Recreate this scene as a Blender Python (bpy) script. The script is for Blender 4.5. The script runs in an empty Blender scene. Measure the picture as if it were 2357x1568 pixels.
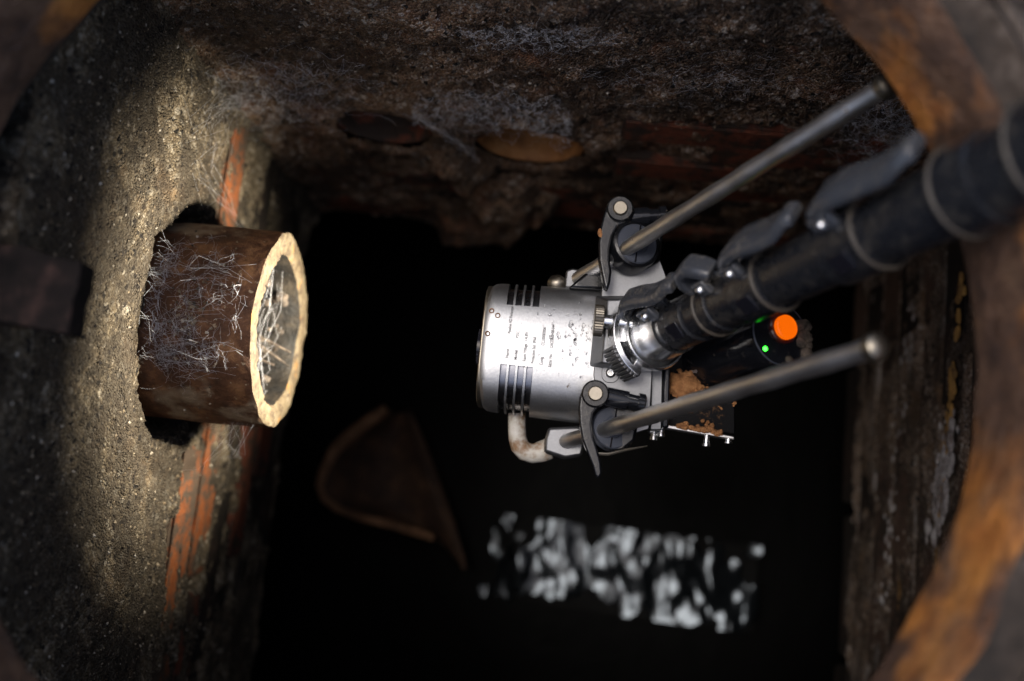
import bpy, bmesh, math, random
import numpy as np
from mathutils import Vector, Matrix

random.seed(7)
SC = bpy.context.scene
COL = SC.collection

# ------------------------------------------------------------------ camera
F = 2292.0                                   # focal length in units of the 2357 px wide picture
_w = np.array([-.02, .155, 1.]); _w /= np.linalg.norm(_w)
_u = np.array([1, -.1, 0.]); _u -= _w*(_u@_w); _u /= np.linalg.norm(_u)
_v = np.cross(_w, _u)
ROT = np.array([_u, _v, _w])                 # camera frame -> world frame
ZC = .44649
cam_data = bpy.data.cameras.new('camera')
cam = bpy.data.objects.new('camera', cam_data)
COL.objects.link(cam)
m4 = Matrix([[*ROT[0], 0], [*ROT[1], 0], [*ROT[2], ZC], [0, 0, 0, 1]])
cam.matrix_world = m4
cam_data.lens = 35; cam_data.sensor_width = 36
cam_data.clip_start = .02; cam_data.clip_end = 500
cam_data.dof.use_dof = True
cam_data.dof.focus_distance = .925
cam_data.dof.aperture_fstop = 2.1
SC.camera = cam

# ------------------------------------------------------------------ sky, sun, exposure
SUN_EL, SUN_AZ = math.radians(74), math.radians(288)      # azimuth of the sun, clockwise from +Y
world = bpy.data.worlds.new('World'); SC.world = world
world.use_nodes = True
nt = world.node_tree
for n in list(nt.nodes): nt.nodes.remove(n)
sky = nt.nodes.new('ShaderNodeTexSky'); sky.sky_type = 'NISHITA'
sky.sun_disc = False; sky.sun_elevation = SUN_EL; sky.sun_rotation = SUN_AZ
sky.air_density = 1.0; sky.dust_density = 4.0; sky.ozone_density = 1.0
bgn = nt.nodes.new('ShaderNodeBackground'); bgn.inputs['Strength'].default_value = .108
outw = nt.nodes.new('ShaderNodeOutputWorld')
nt.links.new(sky.outputs[0], bgn.inputs[0]); nt.links.new(bgn.outputs[0], outw.inputs[0])
sd = bpy.data.lights.new('sun', 'SUN'); sd.energy = .55; sd.angle = math.radians(14); sd.color = (1, .97, .93)
sun = bpy.data.objects.new('sun', sd); COL.objects.link(sun)
sdir = Vector((math.sin(SUN_AZ)*math.cos(SUN_EL), math.cos(SUN_AZ)*math.cos(SUN_EL), math.sin(SUN_EL)))
sun.rotation_euler = sdir.to_track_quat('Z', 'Y').to_euler()
sun.location = (0, 0, 5)
SC.view_settings.view_transform = 'Standard'; SC.view_settings.look = 'None'
SC.view_settings.exposure = 0.7; SC.view_settings.gamma = 1
SC.view_settings.use_curve_mapping = False
SC.cycles.max_bounces = 5; SC.cycles.diffuse_bounces = 2; SC.cycles.glossy_bounces = 3; SC.cycles.transmission_bounces = 4
SC.cycles.sample_clamp_indirect = 4
SC.cycles.use_denoising = True

# ------------------------------------------------------------------ picture -> place
def ray(px, py): return ROT@np.array([(px-1178.5)/F, (784-py)/F, -1.])
def P(px, py, d): return ray(px, py)*d+np.array([0, 0, ZC])
def Q(px, py, z):
    r = ray(px, py); return r*((z-ZC)/r[2])+np.array([0, 0, ZC])
def onX(px, py, X):
    r = ray(px, py); return r*(X/r[0])+np.array([0, 0, ZC])
def onY(px, py, Y):
    r = ray(px, py); return r*(Y/r[1])+np.array([0, 0, ZC])

# ------------------------------------------------------------------ noise
_rng = np.random.RandomState(11)
_T = _rng.rand(256, 256)
def vn(x, y, s=0):
    x = np.asarray(x, float)+s*17.31; y = np.asarray(y, float)+s*7.77
    xi = np.floor(x).astype(int); yi = np.floor(y).astype(int)
    fx = x-xi; fy = y-yi
    fx = fx*fx*(3-2*fx); fy = fy*fy*(3-2*fy)
    a = _T[xi & 255, yi & 255]; b = _T[(xi+1) & 255, yi & 255]
    c = _T[xi & 255, (yi+1) & 255]; d = _T[(xi+1) & 255, (yi+1) & 255]
    return (a*(1-fx)+b*fx)*(1-fy)+(c*(1-fx)+d*fx)*fy
def fbm(x, y, o=4, s=0):
    t = 0; a = .5; n = 0
    for k in range(o):
        t = t+a*vn(np.asarray(x)*2**k, np.asarray(y)*2**k, s+k*3); n += a; a *= .5
    return t/n

# ------------------------------------------------------------------ materials
MAT = {}
class NT:
    def __init__(s, name):
        m = bpy.data.materials.new(name); m.use_nodes = True; MAT[name] = m
        s.m = m; s.t = m.node_tree
        for n in list(s.t.nodes): s.t.nodes.remove(n)
        s.o = s.n('OutputMaterial'); s.b = s.n('BsdfPrincipled')
        s.l(s.b.outputs[0], s.o.inputs['Surface'])
        s.tc = s.n('TexCoord')
    def n(s, t): return s.t.nodes.new('ShaderNode'+t)
    def l(s, a, b): s.t.links.new(a, b)
    def vec(s, scale=(1, 1, 1)):
        mp = s.n('Mapping'); mp.inputs['Scale'].default_value = scale
        s.l(s.tc.outputs['Object'], mp.inputs['Vector']); return mp.outputs[0]
    def noise(s, scale, detail=4, rough=.6, vec=None, dist=0):
        n = s.n('TexNoise'); n.inputs['Scale'].default_value = scale
        n.inputs['Detail'].default_value = detail; n.inputs['Roughness'].default_value = rough
        n.inputs['Distortion'].default_value = dist
        s.l(vec if vec is not None else s.vec(), n.inputs['Vector']); return n.outputs['Fac']
    def voro(s, scale, vec=None, out='Color', feature='F1'):
        n = s.n('TexVoronoi'); n.feature = feature; n.inputs['Scale'].default_value = scale
        s.l(vec if vec is not None else s.vec(), n.inputs['Vector']); return n.outputs[out]
    def ramp(s, fac, stops, interp='LINEAR'):
        r = s.n('ValToRGB'); r.color_ramp.interpolation = interp
        e = r.color_ramp.elements
        while len(e) > 1: e.remove(e[-1])
        e[0].position = stops[0][0]; e[0].color = (*c3(stops[0][1]), 1)
        for p, c in stops[1:]:
            k = e.new(p); k.color = (*c3(c), 1)
        s.l(fac, r.inputs[0]); return r.outputs[0]
    def mix(s, fac, a, b, mode='MIX'):
        m = s.n('Mix'); m.data_type = 'RGBA'; m.blend_type = mode
        for sock, val in ((m.inputs[0], fac), (m.inputs[6], a), (m.inputs[7], b)):
            if isinstance(val, bpy.types.NodeSocket): s.l(val, sock)
            elif sock.type == 'VALUE': sock.default_value = val
            else: sock.default_value = (*c3(val), 1)
        return m.outputs[2]
    def math(s, op, a, b=0):
        m = s.n('Math'); m.operation = op
        for i, v in enumerate((a, b)):
            if isinstance(v, bpy.types.NodeSocket): s.l(v, m.inputs[i])
            else: m.inputs[i].default_value = v
        return m.outputs[0]
    def sep(s, col):
        m = s.n('SeparateColor'); s.l(col, m.inputs[0]); return m.outputs[0]
    def set(s, **k):
        for a, v in k.items():
            a = {'color': 'Base Color', 'rough': 'Roughness', 'metal': 'Metallic', 'spec': 'Specular IOR Level',
                 'emit': 'Emission Color', 'estr': 'Emission Strength', 'trans': 'Transmission Weight', 'ior': 'IOR',
                 'alpha': 'Alpha', 'coat': 'Coat Weight'}[a]
            i = s.b.inputs[a]
            if isinstance(v, bpy.types.NodeSocket): s.l(v, i)
            elif isinstance(v, tuple): i.default_value = (*v, 1)
            else: i.default_value = v
    def bump(s, h, strength=.5, dist=.002):
        b = s.n('Bump'); b.inputs['Strength'].default_value = strength; b.inputs['Distance'].default_value = dist
        s.l(h, b.inputs['Height']); s.l(b.outputs[0], s.b.inputs['Normal'])
def c3(c): return (c, c, c) if isinstance(c, (int, float)) else tuple(c)[:3]

def mortar(name, dark, mid, light, grime, gthr, fleck, rough=.85, tint=(.12, .06, .03), streak=False):
    """gritty cement render: sand grains in a dirty binder, soot patches"""
    s = NT(name)
    grain = s.sep(s.voro(470)); grain2 = s.sep(s.voro(210))
    big = s.noise(9, 3, .65); fine = s.noise(60, 3, .75)
    base = s.ramp(fine, [(.32, dark), (.5, mid), (.7, light)])
    base = s.mix(.62, base, s.ramp(grain, [(.0, dark), (.4, mid), (.8, light), (.95, fleck)]))
    base = s.mix(s.math('MULTIPLY', s.ramp(grain2, [(.93, 0), (.96, 1)]), .8), base, fleck)
    base = s.mix(s.ramp(grain2, [(.04, 1), (.07, 0)]), base, (.012, .011, .010))
    stain = s.noise(1, 4, .7, s.vec((9, 6, 13)), 1.2)
    soot = s.ramp(s.math('ADD', s.math('ADD', s.math('MULTIPLY', big, .35), s.math('MULTIPLY', stain, .4)), s.math('MULTIPLY', fine, .25)), [(gthr-.05, 0), (gthr+.05, 1)])
    base = s.mix(s.ramp(s.noise(17, 3, .6), [(.55, 0), (.72, .55)]), base, tint)
    base = s.mix(soot, base, s.mix(.82, base, grime))
    if streak:
        lime = s.noise(1, 4, .65, s.vec((40, 3.5, 34)), .4)
        base = s.mix(s.ramp(lime, [(.60, 0), (.68, .8)]), base, (.42, .40, .39))
        och = s.noise(1, 4, .65, s.vec((31, 2.5, 27)), .4)
        base = s.mix(s.ramp(och, [(.62, 0), (.68, .9)]), base, (.36, .20, .06))
    s.set(color=base, rough=rough, spec=.35)
    h = s.math('ADD', s.math('MULTIPLY', s.voro(470, out='Distance'), -.8), s.math('MULTIPLY', fine, .9))
    s.bump(h, 1.0, .004)
    return s
mortar('mortar_tan', (.035, .024, .014), (.21, .160, .098), (.42, .345, .235), (.024, .018, .013), .460, (.58, .51, .40), .85, (.19, .115, .055))
mortar('mortar_brown', (.05, .025, .013), (.23, .130, .072), (.48, .33, .21), (.028, .018, .012), .495, (.70, .62, .53), .5, (.30, .10, .04))
mortar('mortar_grey', (.05, .033, .023), (.19, .13, .092), (.36, .28, .21), (.035, .025, .018), .50, (.55, .5, .45), .7, (.30, .16, .06), True)

def brickm(name, a, b, dirt, thr):
    s = NT(name)
    n = s.noise(70, 5, .7); big = s.noise(22, 5, .6)
    base = s.ramp(n, [(.3, a), (.65, b)])
    base = s.mix(s.ramp(s.math('ADD', s.math('MULTIPLY', big, .6), s.math('MULTIPLY', n, .4)), [(thr-.04, 0), (thr+.05, 1)]), base, dirt)
    s.set(color=base, rough=.8, spec=.3); s.bump(s.noise(130, 4, .75), 1.0, .004)
brickm('brick_orange', (.20, .055, .017), (.36, .115, .034), (.085, .06, .042), .475)
brickm('brick_maroon', (.15, .04, .022), (.26, .09, .048), (.05, .035, .027), .49)
brickm('brick_damp', (.07, .04, .028), (.15, .10, .075), (.045, .034, .027), .50)
brickm('brick_soot', (.035, .022, .017), (.08, .05, .038), (.02, .016, .013), .45)
brickm('brick_yellow', (.38, .22, .07), (.5, .3, .1), (.10, .07, .04), .52)

s = NT('clay_outer')
n = s.noise(40, 6, .65); g = s.noise(14, 4, .6)
base = s.ramp(n, [(.3, (.040, .017, .008)), (.53, (.14, .060, .027)), (.70, (.34, .165, .07))])
base = s.mix(s.ramp(g, [(.56, 0), (.64, 1)]), base, (.30, .22, .14))
base = s.mix(s.ramp(s.noise(110, 3), [(.66, 0), (.7, 1)]), base, (.4, .3, .19))
s.set(color=base, rough=.6, spec=.4); s.bump(s.noise(90, 5, .75), 1.0, .004)
s = NT('clay_broken')
n = s.noise(70, 5, .65)
base = s.ramp(n, [(.32, (.025, .014, .006)), (.45, (.065, .045, .022)), (.56, (.088, .066, .036)), (.72, (.125, .098, .064))])
base = s.mix(s.ramp(s.noise(28, 4), [(.56, 0), (.66, 1)]), base, (.20, .095, .02))
base = s.mix(s.ramp(s.noise(150, 2), [(.60, 0), (.66, 1)]), base, (.035, .022, .012))
s.set(color=base, rough=.75); s.bump(s.noise(160, 5, .7), 1.0, .003)
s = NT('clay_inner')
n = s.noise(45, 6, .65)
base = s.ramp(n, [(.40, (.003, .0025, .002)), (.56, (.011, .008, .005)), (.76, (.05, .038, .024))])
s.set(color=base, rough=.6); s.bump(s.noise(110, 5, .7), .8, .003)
s = NT('clay_ochre')
n = s.noise(40, 5, .6)
base = s.ramp(n, [(.3, (.20, .08, .025)), (.6, (.42, .19, .06)), (.8, (.5, .28, .12))])
s.set(color=base, rough=.7); s.bump(s.noise(120, 4), .5, .001)
s = NT('rust')
n = s.noise(38, 5, .7); g = s.noise(8, 4, .6)
base = s.ramp(n, [(.3, (.04, .02, .013)), (.5, (.10, .05, .028)), (.7, (.17, .095, .055))])
base = s.mix(s.ramp(g, [(.52, 0), (.64, 1)]), base, s.ramp(n, [(.3, (.30, .09, .014)), (.7, (.62, .25, .05))]))
base = s.mix(s.ramp(s.noise(11, 5, .6, s.vec((1, 1.3, .8))), [(.6, 0), (.72, 1)]), base, (.03, .022, .02))
s.set(color=base, rough=.6, spec=.5); s.bump(s.noise(45, 5, .75), 1.0, .010)
s = NT('seat_grit')
n = s.noise(30, 5, .65)
s.set(color=s.ramp(n, [(.38, (.010, .007, .005)), (.58, (.045, .032, .024)), (.74, (.14, .115, .10))]), rough=.8); s.bump(s.noise(90, 4, .7), .8, .004)
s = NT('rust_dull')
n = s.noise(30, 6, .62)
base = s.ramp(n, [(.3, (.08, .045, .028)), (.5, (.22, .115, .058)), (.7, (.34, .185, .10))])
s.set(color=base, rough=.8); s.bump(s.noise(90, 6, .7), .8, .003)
s = NT('rust_shell')
s.set(color=s.ramp(s.noise(26, 4, .62), [(.3, (.022, .012, .008)), (.55, (.065, .034, .019)), (.75, (.15, .08, .043))]), rough=.8)
s = NT('iron_dark')
n = s.noise(40, 6, .62)
base = s.ramp(n, [(.35, (.004, .0035, .0035)), (.58, (.011, .008, .0075)), (.75, (.045, .026, .022))])
s.set(color=base, rough=.8, spec=.12); s.bump(s.noise(120, 6, .7), .8, .002)

def metal(name, col, rough, dirt=.0, bumpy=.15, sc=300):
    s = NT(name)
    n = s.noise(sc, 4, .7); g = s.noise(35, 5, .65)
    base = s.ramp(n, [(.25, tuple(c*.82 for c in col)), (.7, col)])
    spots = s.ramp(s.noise(90, 4, .75), [(.70-dirt*.12, 0), (.75-dirt*.12, 1)])
    base = s.mix(spots, base, (.16, .13, .10))
    mm = s.math('SUBTRACT', 1, s.math('MULTIPLY', s.sep(spots), .8))
    r = s.math('ADD', s.math('MULTIPLY', g, .22), rough-.11)
    s.set(color=base, rough=r, metal=mm); s.bump(n, bumpy, .0004)
metal('steel_body', (.57, .58, .59), .45, .28, .3, 420)
metal('aluminium', (.24, .245, .255), .48, .2, .2, 500)
metal('polished', (.85, .86, .87), .26, .0, .05, 200)
metal('groove_shade_metal', (.32, .33, .36), .28, .1, .1)  # darker than the body: recess shade put into the groove colour
metal('rod_steel', (.72, .71, .70), .40, .2, .5, 90)
metal('bolt_steel', (.30, .27, .22), .42, .5, .2)
def black(name, col, rough, dust, dustcol=(.20, .165, .125), thr=.62):
    s = NT(name)
    n = s.noise(60, 6, .72); g = s.noise(240, 4, .7)
    f = s.math('ADD', s.math('MULTIPLY', n, .65), s.math('MULTIPLY', g, .35))
    base = s.mix(s.math('MULTIPLY', s.sep(s.ramp(f, [(thr-.08, 0), (thr+.07, 1)])), dust), col, dustcol)
    s.set(color=base, rough=s.math('ADD', s.math('MULTIPLY', n, .3), rough-.15), spec=.5 if name != 'black_plate' else .08); s.bump(g, .25, .0006)
black('black_cast', (.006, .0065, .008), .22, .3, thr=.66)
black('black_pole', (.012, .013, .016), .28, .45, (.11, .095, .075), .60)
black('black_lever', (.045, .049, .058), .24, .45, (.18, .16, .13), .58)
black('grey_rubber', (.050, .057, .075), .45, .35, thr=.65)
black('black_plate', (.004, .004, .005), .5, .6, (.30, .16, .075), .67)
black('black_gloss', (.008, .009, .012), .16, .45, thr=.66)
black('pole_edge', (.055, .046, .037), .45, .4)
s = NT('white_elbow')
n = s.noise(60, 5, .7)
s.set(color=s.ramp(n, [(.35, (.25, .15, .08)), (.5, (.5, .47, .41)), (.7, (.66, .65, .61))]), rough=.5); s.bump(n, .4, .001)
s = NT('button_orange'); s.set(color=(.5, .10, .005), rough=.4, emit=(1, .14, .0), estr=.52)
s = NT('led_green'); s.set(color=(.05, .8, .05), rough=.3, emit=(.02, 1, .02), estr=9)
s = NT('button_bezel'); s.set(color=(.055, .012, .012), rough=.2)
s = NT('lamp_glass'); s.set(color=(.9, .9, .85), rough=.2, emit=(1, .93, .80), estr=18)
s = NT('lens_glass'); s.set(color=(.01, .01, .014), rough=.05)
s = NT('soil')
n = s.noise(160, 5, .7)
s.set(color=s.ramp(n, [(.3, (.15, .06, .02)), (.55, (.33, .15, .055)), (.75, (.45, .24, .10))]), rough=.9); s.bump(s.noise(500, 4), .8, .0015)
s = NT('muck')
n = s.noise(120, 5, .7)
s.set(color=s.ramp(n, [(.35, (.02, .016, .012)), (.55, (.08, .06, .045)), (.75, (.2, .16, .12))]), rough=.8); s.bump(s.noise(300, 4), .8, .0015)
s = NT('print_ink'); s.set(color=(.06, .06, .065), rough=.6)
s = NT('print_silver'); s.set(color=(.5, .5, .52), rough=.4, metal=.6)
s = NT('web_silk')
s.set(color=(.75, .76, .80), rough=.6)
tr = s.n('BsdfTranslucent'); tr.inputs[0].default_value = (.8, .82, .88, 1)
ms = s.n('MixShader'); ms.inputs[0].default_value = .4
s.l(s.b.outputs[0], ms.inputs[1]); s.l(tr.outputs[0], ms.inputs[2]); s.l(ms.outputs[0], s.o.inputs['Surface'])
s = NT('droplet'); s.set(color=(1, 1, 1), rough=.02, trans=1.0, ior=1.33)
s = NT('water_dark'); s.set(color=(.003, .003, .003), rough=.5, spec=.03); s.bump(s.noise(14, 3), .4, .01)
s = NT('water_ripple'); s.set(color=(.004, .005, .006), rough=.13, ior=1.38, spec=.5); s.b.inputs['Specular Tint'].default_value = (.80, .90, 1, 1)  # bluish tint painted into the reflected glints
s = NT('foam'); s.set(color=s.ramp(s.noise(40, 4, .7), [(.34, (.25, .28, .34)), (.52, (.55, .60, .70)), (.66, (.82, .87, .97))]), rough=.5)
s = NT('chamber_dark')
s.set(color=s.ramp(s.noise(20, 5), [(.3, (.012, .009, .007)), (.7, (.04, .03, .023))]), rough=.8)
s = NT('asphalt')
s.set(color=s.ramp(s.noise(120, 5, .7), [(.3, (.03, .03, .032)), (.7, (.08, .08, .085))]), rough=.9); s.bump(s.noise(250, 3), .7, .003)

# ------------------------------------------------------------------ mesh helpers
ORG = {}
def nrm(v): v = np.asarray(v, float); return v/np.linalg.norm(v)
def frame(d):
    d = nrm(d); a = np.array([0, 0, 1.]) if abs(d[2]) < .9 else np.array([1., 0, 0])
    e1 = nrm(np.cross(a, d)); return e1, np.cross(d, e1)
class MB:
    def __init__(s): s.v = []; s.f = []
    def ring(s, pts):
        i = len(s.v); s.v += [tuple(p) for p in pts]; return list(range(i, i+len(pts)))
    def bridge(s, a, b, closed=True):
        n = len(a)
        for i in range(n if closed else n-1):
            j = (i+1) % n; s.f.append((a[i], a[j], b[j], b[i]))
    def loft(s, rings, cap=True):
        R = [s.ring(r) for r in rings]
        for a, b in zip(R, R[1:]): s.bridge(a, b)
        if cap: s.f.append(tuple(R[0][::-1])); s.f.append(tuple(R[-1]))
        return s
    def revolve(s, o, ax, prof, n=40, cap=True):
        e1, e2 = frame(ax); ax = nrm(ax); o = np.asarray(o)
        rings = [[o+ax*t+(e1*math.cos(2*math.pi*k/n)+e2*math.sin(2*math.pi*k/n))*r for k in range(n)] for t, r in prof]
        return s.loft(rings, cap)
    def tube(s, pts, r, n=14, cap=True):
        pts = [np.asarray(p, float) for p in pts]
        rr = r if isinstance(r, (list, tuple)) else [r]*len(pts)
        e1 = None; rings = []
        for i, p in enumerate(pts):
            d = nrm(pts[min(i+1, len(pts)-1)]-pts[max(i-1, 0)])
            if e1 is None: e1, e2 = frame(d)
            else: e1 = nrm(e1-d*(e1@d)); e2 = np.cross(d, e1)
            rings.append([p+(e1*math.cos(2*math.pi*k/n)+e2*math.sin(2*math.pi*k/n))*rr[i] for k in range(n)])
        return s.loft(rings, cap)
    def prism(s, bottom, top):
        return s.loft([bottom, top], True)
    def pxprism(s, outline, z, th):
        """outline of picture points on the level plane z, th metres thick downwards"""
        t = [Q(x, y, z) for x, y in outline]
        return s.prism([p-np.array([0, 0, th]) for p in t], t)
    def box(s, c, ex, ey, ez, hx, hy, hz):
        c = np.asarray(c, float); ex, ey, ez = map(np.asarray, (ex, ey, ez))
        q = [(-1, -1), (1, -1), (1, 1), (-1, 1)]
        return s.loft([[c+ex*hx*a+ey*hy*b+ez*hz*t for a, b in q] for t in (-1, 1)])
    def blob(s, c, r, sub=3, amp=.3, freq=2., flat=(1, 1, 1), seed=0):
        bm = bmesh.new(); bmesh.ops.create_icosphere(bm, subdivisions=sub, radius=1)
        i0 = len(s.v); c = np.asarray(c)
        co = np.array([v.co[:] for v in bm.verts])
        nn = fbm(co[:, 0]*freq+co[:, 2]*1.7*freq, co[:, 1]*freq-co[:, 2]*freq, 4, seed)
        rad = r*(1+amp*(nn-.5)*2)
        for k in range(len(co)): s.v.append(tuple(c+co[k]*rad[k]*np.array(flat)))
        bm.verts.index_update()
        s.f += [tuple(i0+v.index for v in f.verts) for f in bm.faces]; bm.free(); return s
    def build(s, name, mat, parent=None, smooth=35, bevel=0, seg=2):
        org = np.zeros(3)
        p = parent
        if p is not None: org = ORG[p]
        me = bpy.data.meshes.new(name)
        me.from_pydata([(v[0]-org[0], v[1]-org[1], v[2]-org[2]) for v in s.v], [], s.f)
        bm = bmesh.new(); bm.from_mesh(me); bmesh.ops.recalc_face_normals(bm, faces=bm.faces); bm.to_mesh(me); bm.free()
        me.materials.append(MAT[mat])
        if smooth:
            me.polygons.foreach_set('use_smooth', [True]*len(me.polygons))
            me.set_sharp_from_angle(angle=math.radians(smooth))
        o = bpy.data.objects.new(name, me); COL.objects.link(o)
        if bevel:
            b = o.modifiers.new('bevel', 'BEVEL'); b.width = bevel; b.segments = seg; b.limit_method = 'ANGLE'
            b.angle_limit = math.radians(40); b.harden_normals = False
        if p is not None: o.parent = p
        ORG[o] = org
        return o
def thing(name, loc, label, cat, group=None):
    o = bpy.data.objects.new(name, None); COL.objects.link(o); o.location = tuple(loc); o.empty_display_size = .02
    ORG[o] = np.array(loc, float); tag(o, label, cat, group); return o
def tag(o, label=None, cat=None, group=None, kind=None):
    if label: o['label'] = label
    if cat: o['category'] = cat
    if group: o['group'] = group
    if kind: o['kind'] = kind
    return o

# ------------------------------------------------------------------ the setting: ground, frame, shaft
RC = np.array([-.0617, .0994, 0]); RR = .335; ZR = -.186                  # axis of the round opening
XL, XR, YT, YB = -.378, .47, .410, -.47            # faces of the shaft walls
ZE = -1.045                                         # where the shaft walls end above the chamber
ZF = -1.50                                          # chamber floor

n = 96
TILT_U, TILT_V, RIP = .115, .045, .0130
def circ(r, z, rx=1): return [(RC[0]+r*math.cos(2*math.pi*k/n), RC[1]+r*math.sin(2*math.pi*k/n), z) for k in range(n)]
g = MB(); R = [g.ring(circ(r, -.05)) for r in (.415, .8, 3, 60)]
for a, b in zip(R, R[1:]): g.bridge(a, b)
tag(g.build('ground', 'asphalt', None, 0), kind='structure')

# roof slab under the ground and the closed dark chamber below the shaft
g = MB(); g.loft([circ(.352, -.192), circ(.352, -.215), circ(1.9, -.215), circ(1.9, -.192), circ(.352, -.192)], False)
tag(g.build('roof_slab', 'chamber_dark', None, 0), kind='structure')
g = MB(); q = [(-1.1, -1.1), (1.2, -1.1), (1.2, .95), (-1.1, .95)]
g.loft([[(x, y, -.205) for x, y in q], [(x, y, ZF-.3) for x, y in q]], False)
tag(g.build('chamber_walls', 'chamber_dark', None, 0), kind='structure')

# manhole frame: cast iron ring with a stepped cover seat
fr = thing('manhole_frame', (RC[0], RC[1], ZR), 'thick rusty round cast iron manhole frame around the edge of the picture', 'manhole frame')
NA = 220
prof = [(.300, -.12), (.2995, -.112), (.301, -.094), (.303, -.075), (.305, -.058), (.309, -.053), (.325, -.052), (.336, -.052), (.339, -.048), (.340, -.004), (.343, .001), (.370, .002), (.372, -.12)]
prof = [(r*RR/.3, ZR+(z+.12)*RR/.3) for r, z in prof]
rings = []
for k in range(NA):
    a = 2*math.pi*k/NA
    rr = []
    for j, (r, z) in enumerate(prof):
        d = (fbm(a*9, z*40+3, 4, 2)-.5)*.010 if j < 6 else (fbm(a*9, z*40+3, 4, 2)-.5)*.003
        if j == 12 or j == 0: d *= .6
        rr.append((RC[0]+(r+d)*math.cos(a), RC[1]+(r+d)*math.sin(a), z+(fbm(a*7, 9, 3, 5)-.5)*.006*(j < 2)))
    rings.append(rr)
inner = [r[:6]+[r[12]] for r in rings]; seat = [r[5:13] for r in rings]
g = MB()
R_ = [g.ring(r) for r in inner]
for k in range(NA): g.bridge(R_[k], R_[(k+1) % NA])
g.build('ring', 'rust', fr, 40)
g = MB()
R_ = [g.ring(r) for r in seat]
for k in range(NA): g.bridge(R_[k], R_[(k+1) % NA], False)
g.build('cover_seat', 'seat_grit', fr, 40)
# four bolt bosses on the seat and a lip rim
g = MB(); g.revolve((RC[0], RC[1], ZR+.0762), (0, 0, 1), [(0, .378), (.004, .378), (.004, .372), (0, .372), (0, .378)], 90, False)
g.build('seat_rim', 'seat_grit', fr, 40)

# ---- gritty wall faces
def wall(name, mat, fn, a0, a1, b0, b1, res, hfn, back, keep=None, label='', bmat=None):
    na = int((a1-a0)/res)+1; nb = int((b1-b0)/res)+1
    A, B = np.meshgrid(np.linspace(a0, a1, na), np.linspace(b0, b1, nb), indexing='ij')
    H = hfn(A, B)
    V = fn(A, B, H).reshape(-1, 3)
    idx = np.arange(na*nb).reshape(na, nb)
    quads = np.stack([idx[:-1, :-1], idx[1:, :-1], idx[1:, 1:], idx[:-1, 1:]], -1).reshape(-1, 4)
    if keep is not None:
        ca = (A[:-1, :-1]+A[1:, 1:])/2; cb = (B[:-1, :-1]+B[1:, 1:])/2
        quads = quads[keep(ca, cb).reshape(-1)]
    # skirt to a back plane so the wall is a solid block
    per = np.concatenate([idx[:, 0], idx[-1, 1:], idx[::-1, -1][1:], idx[0, ::-1][1:-1]])
    Vb = fn(A, B, np.full_like(A, -back)).reshape(-1, 3)[per]
    nb0 = len(V); V = np.vstack([V, Vb]); k = len(per)
    sk = np.stack([per, np.roll(per, -1), nb0+(np.arange(k)+1) % k, nb0+np.arange(k)], -1)
    quads = np.vstack([quads, sk])
    me = bpy.data.meshes.new(name)
    me.vertices.add(len(V)); me.vertices.foreach_set('co', V.astype(np.float32).ravel())
    me.loops.add(quads.size); me.loops.foreach_set('vertex_index', quads.astype(np.int32).ravel())
    me.polygons.add(len(quads)); me.polygons.foreach_set('loop_start', np.arange(0, quads.size, 4, dtype=np.int32))
    me.update(calc_edges=True); me.validate()
    me.polygons.foreach_set('use_smooth', [True]*len(me.polygons))
    me.materials.append(MAT[mat])
    o = bpy.data.objects.new(name, me); COL.objects.link(o); ORG[o] = np.zeros(3)
    tag(o, label, 'wall'); return o

PIPE_C = np.array([0, .1427, -.5699]); PIPE_R = .1016; PIPE_END = -.2765  # pipe pushed deeper and enlarged about the camera, keeping its place in the image
def rough(A, B, s, big=.007, mid=.004, fine=.0022):
    return (fbm(A*7, B*7, 4, s)-.5)*2*big+(fbm(A*45, B*45, 3, s+20)-.5)*2*mid+(vn(A*230, B*230, s+40)-.5)*2*fine
def ss(x, a, b): t = np.clip((x-a)/(b-a), 0, 1); return t*t*(3-2*t)
COURSE = [-.660, -.7335, -.807, -.8805, -.954, -1.0265]
def courses_low(B, s):   # mortar lies back where the bricks are bare
    return ss(-B, .60, .635)

# left wall : a = y, b = z, height along +x
def h_left(A, B):
    h = rough(A, B, 1)
    bare = courses_low(B, 0)*ss(fbm(A*5+3, B*7, 3, 33), .36, .5)
    h = h-bare*.0050+bare*(fbm(A*20, B*42, 4, 61)-.5)*.030
    d = np.hypot((A-PIPE_C[1])*.90, B-PIPE_C[2])+(fbm(A*22, B*22, 3, 9)-.5)*.022
    h = h-.09*(1-ss(d, .098, .113))
    h = h+.004*np.exp(-((A-.41)/.02)**2)          # fillet towards the corner
    return h
wl = wall('shaft_wall', 'mortar_tan', lambda a, b, h: np.stack([XL+h, a, b], -1), YB, YT+.01, ZE, -.22, .0033, h_left, .35,
          label='gritty lamp-lit shaft wall on the left that the short clay pipe sticks out of')
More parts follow.
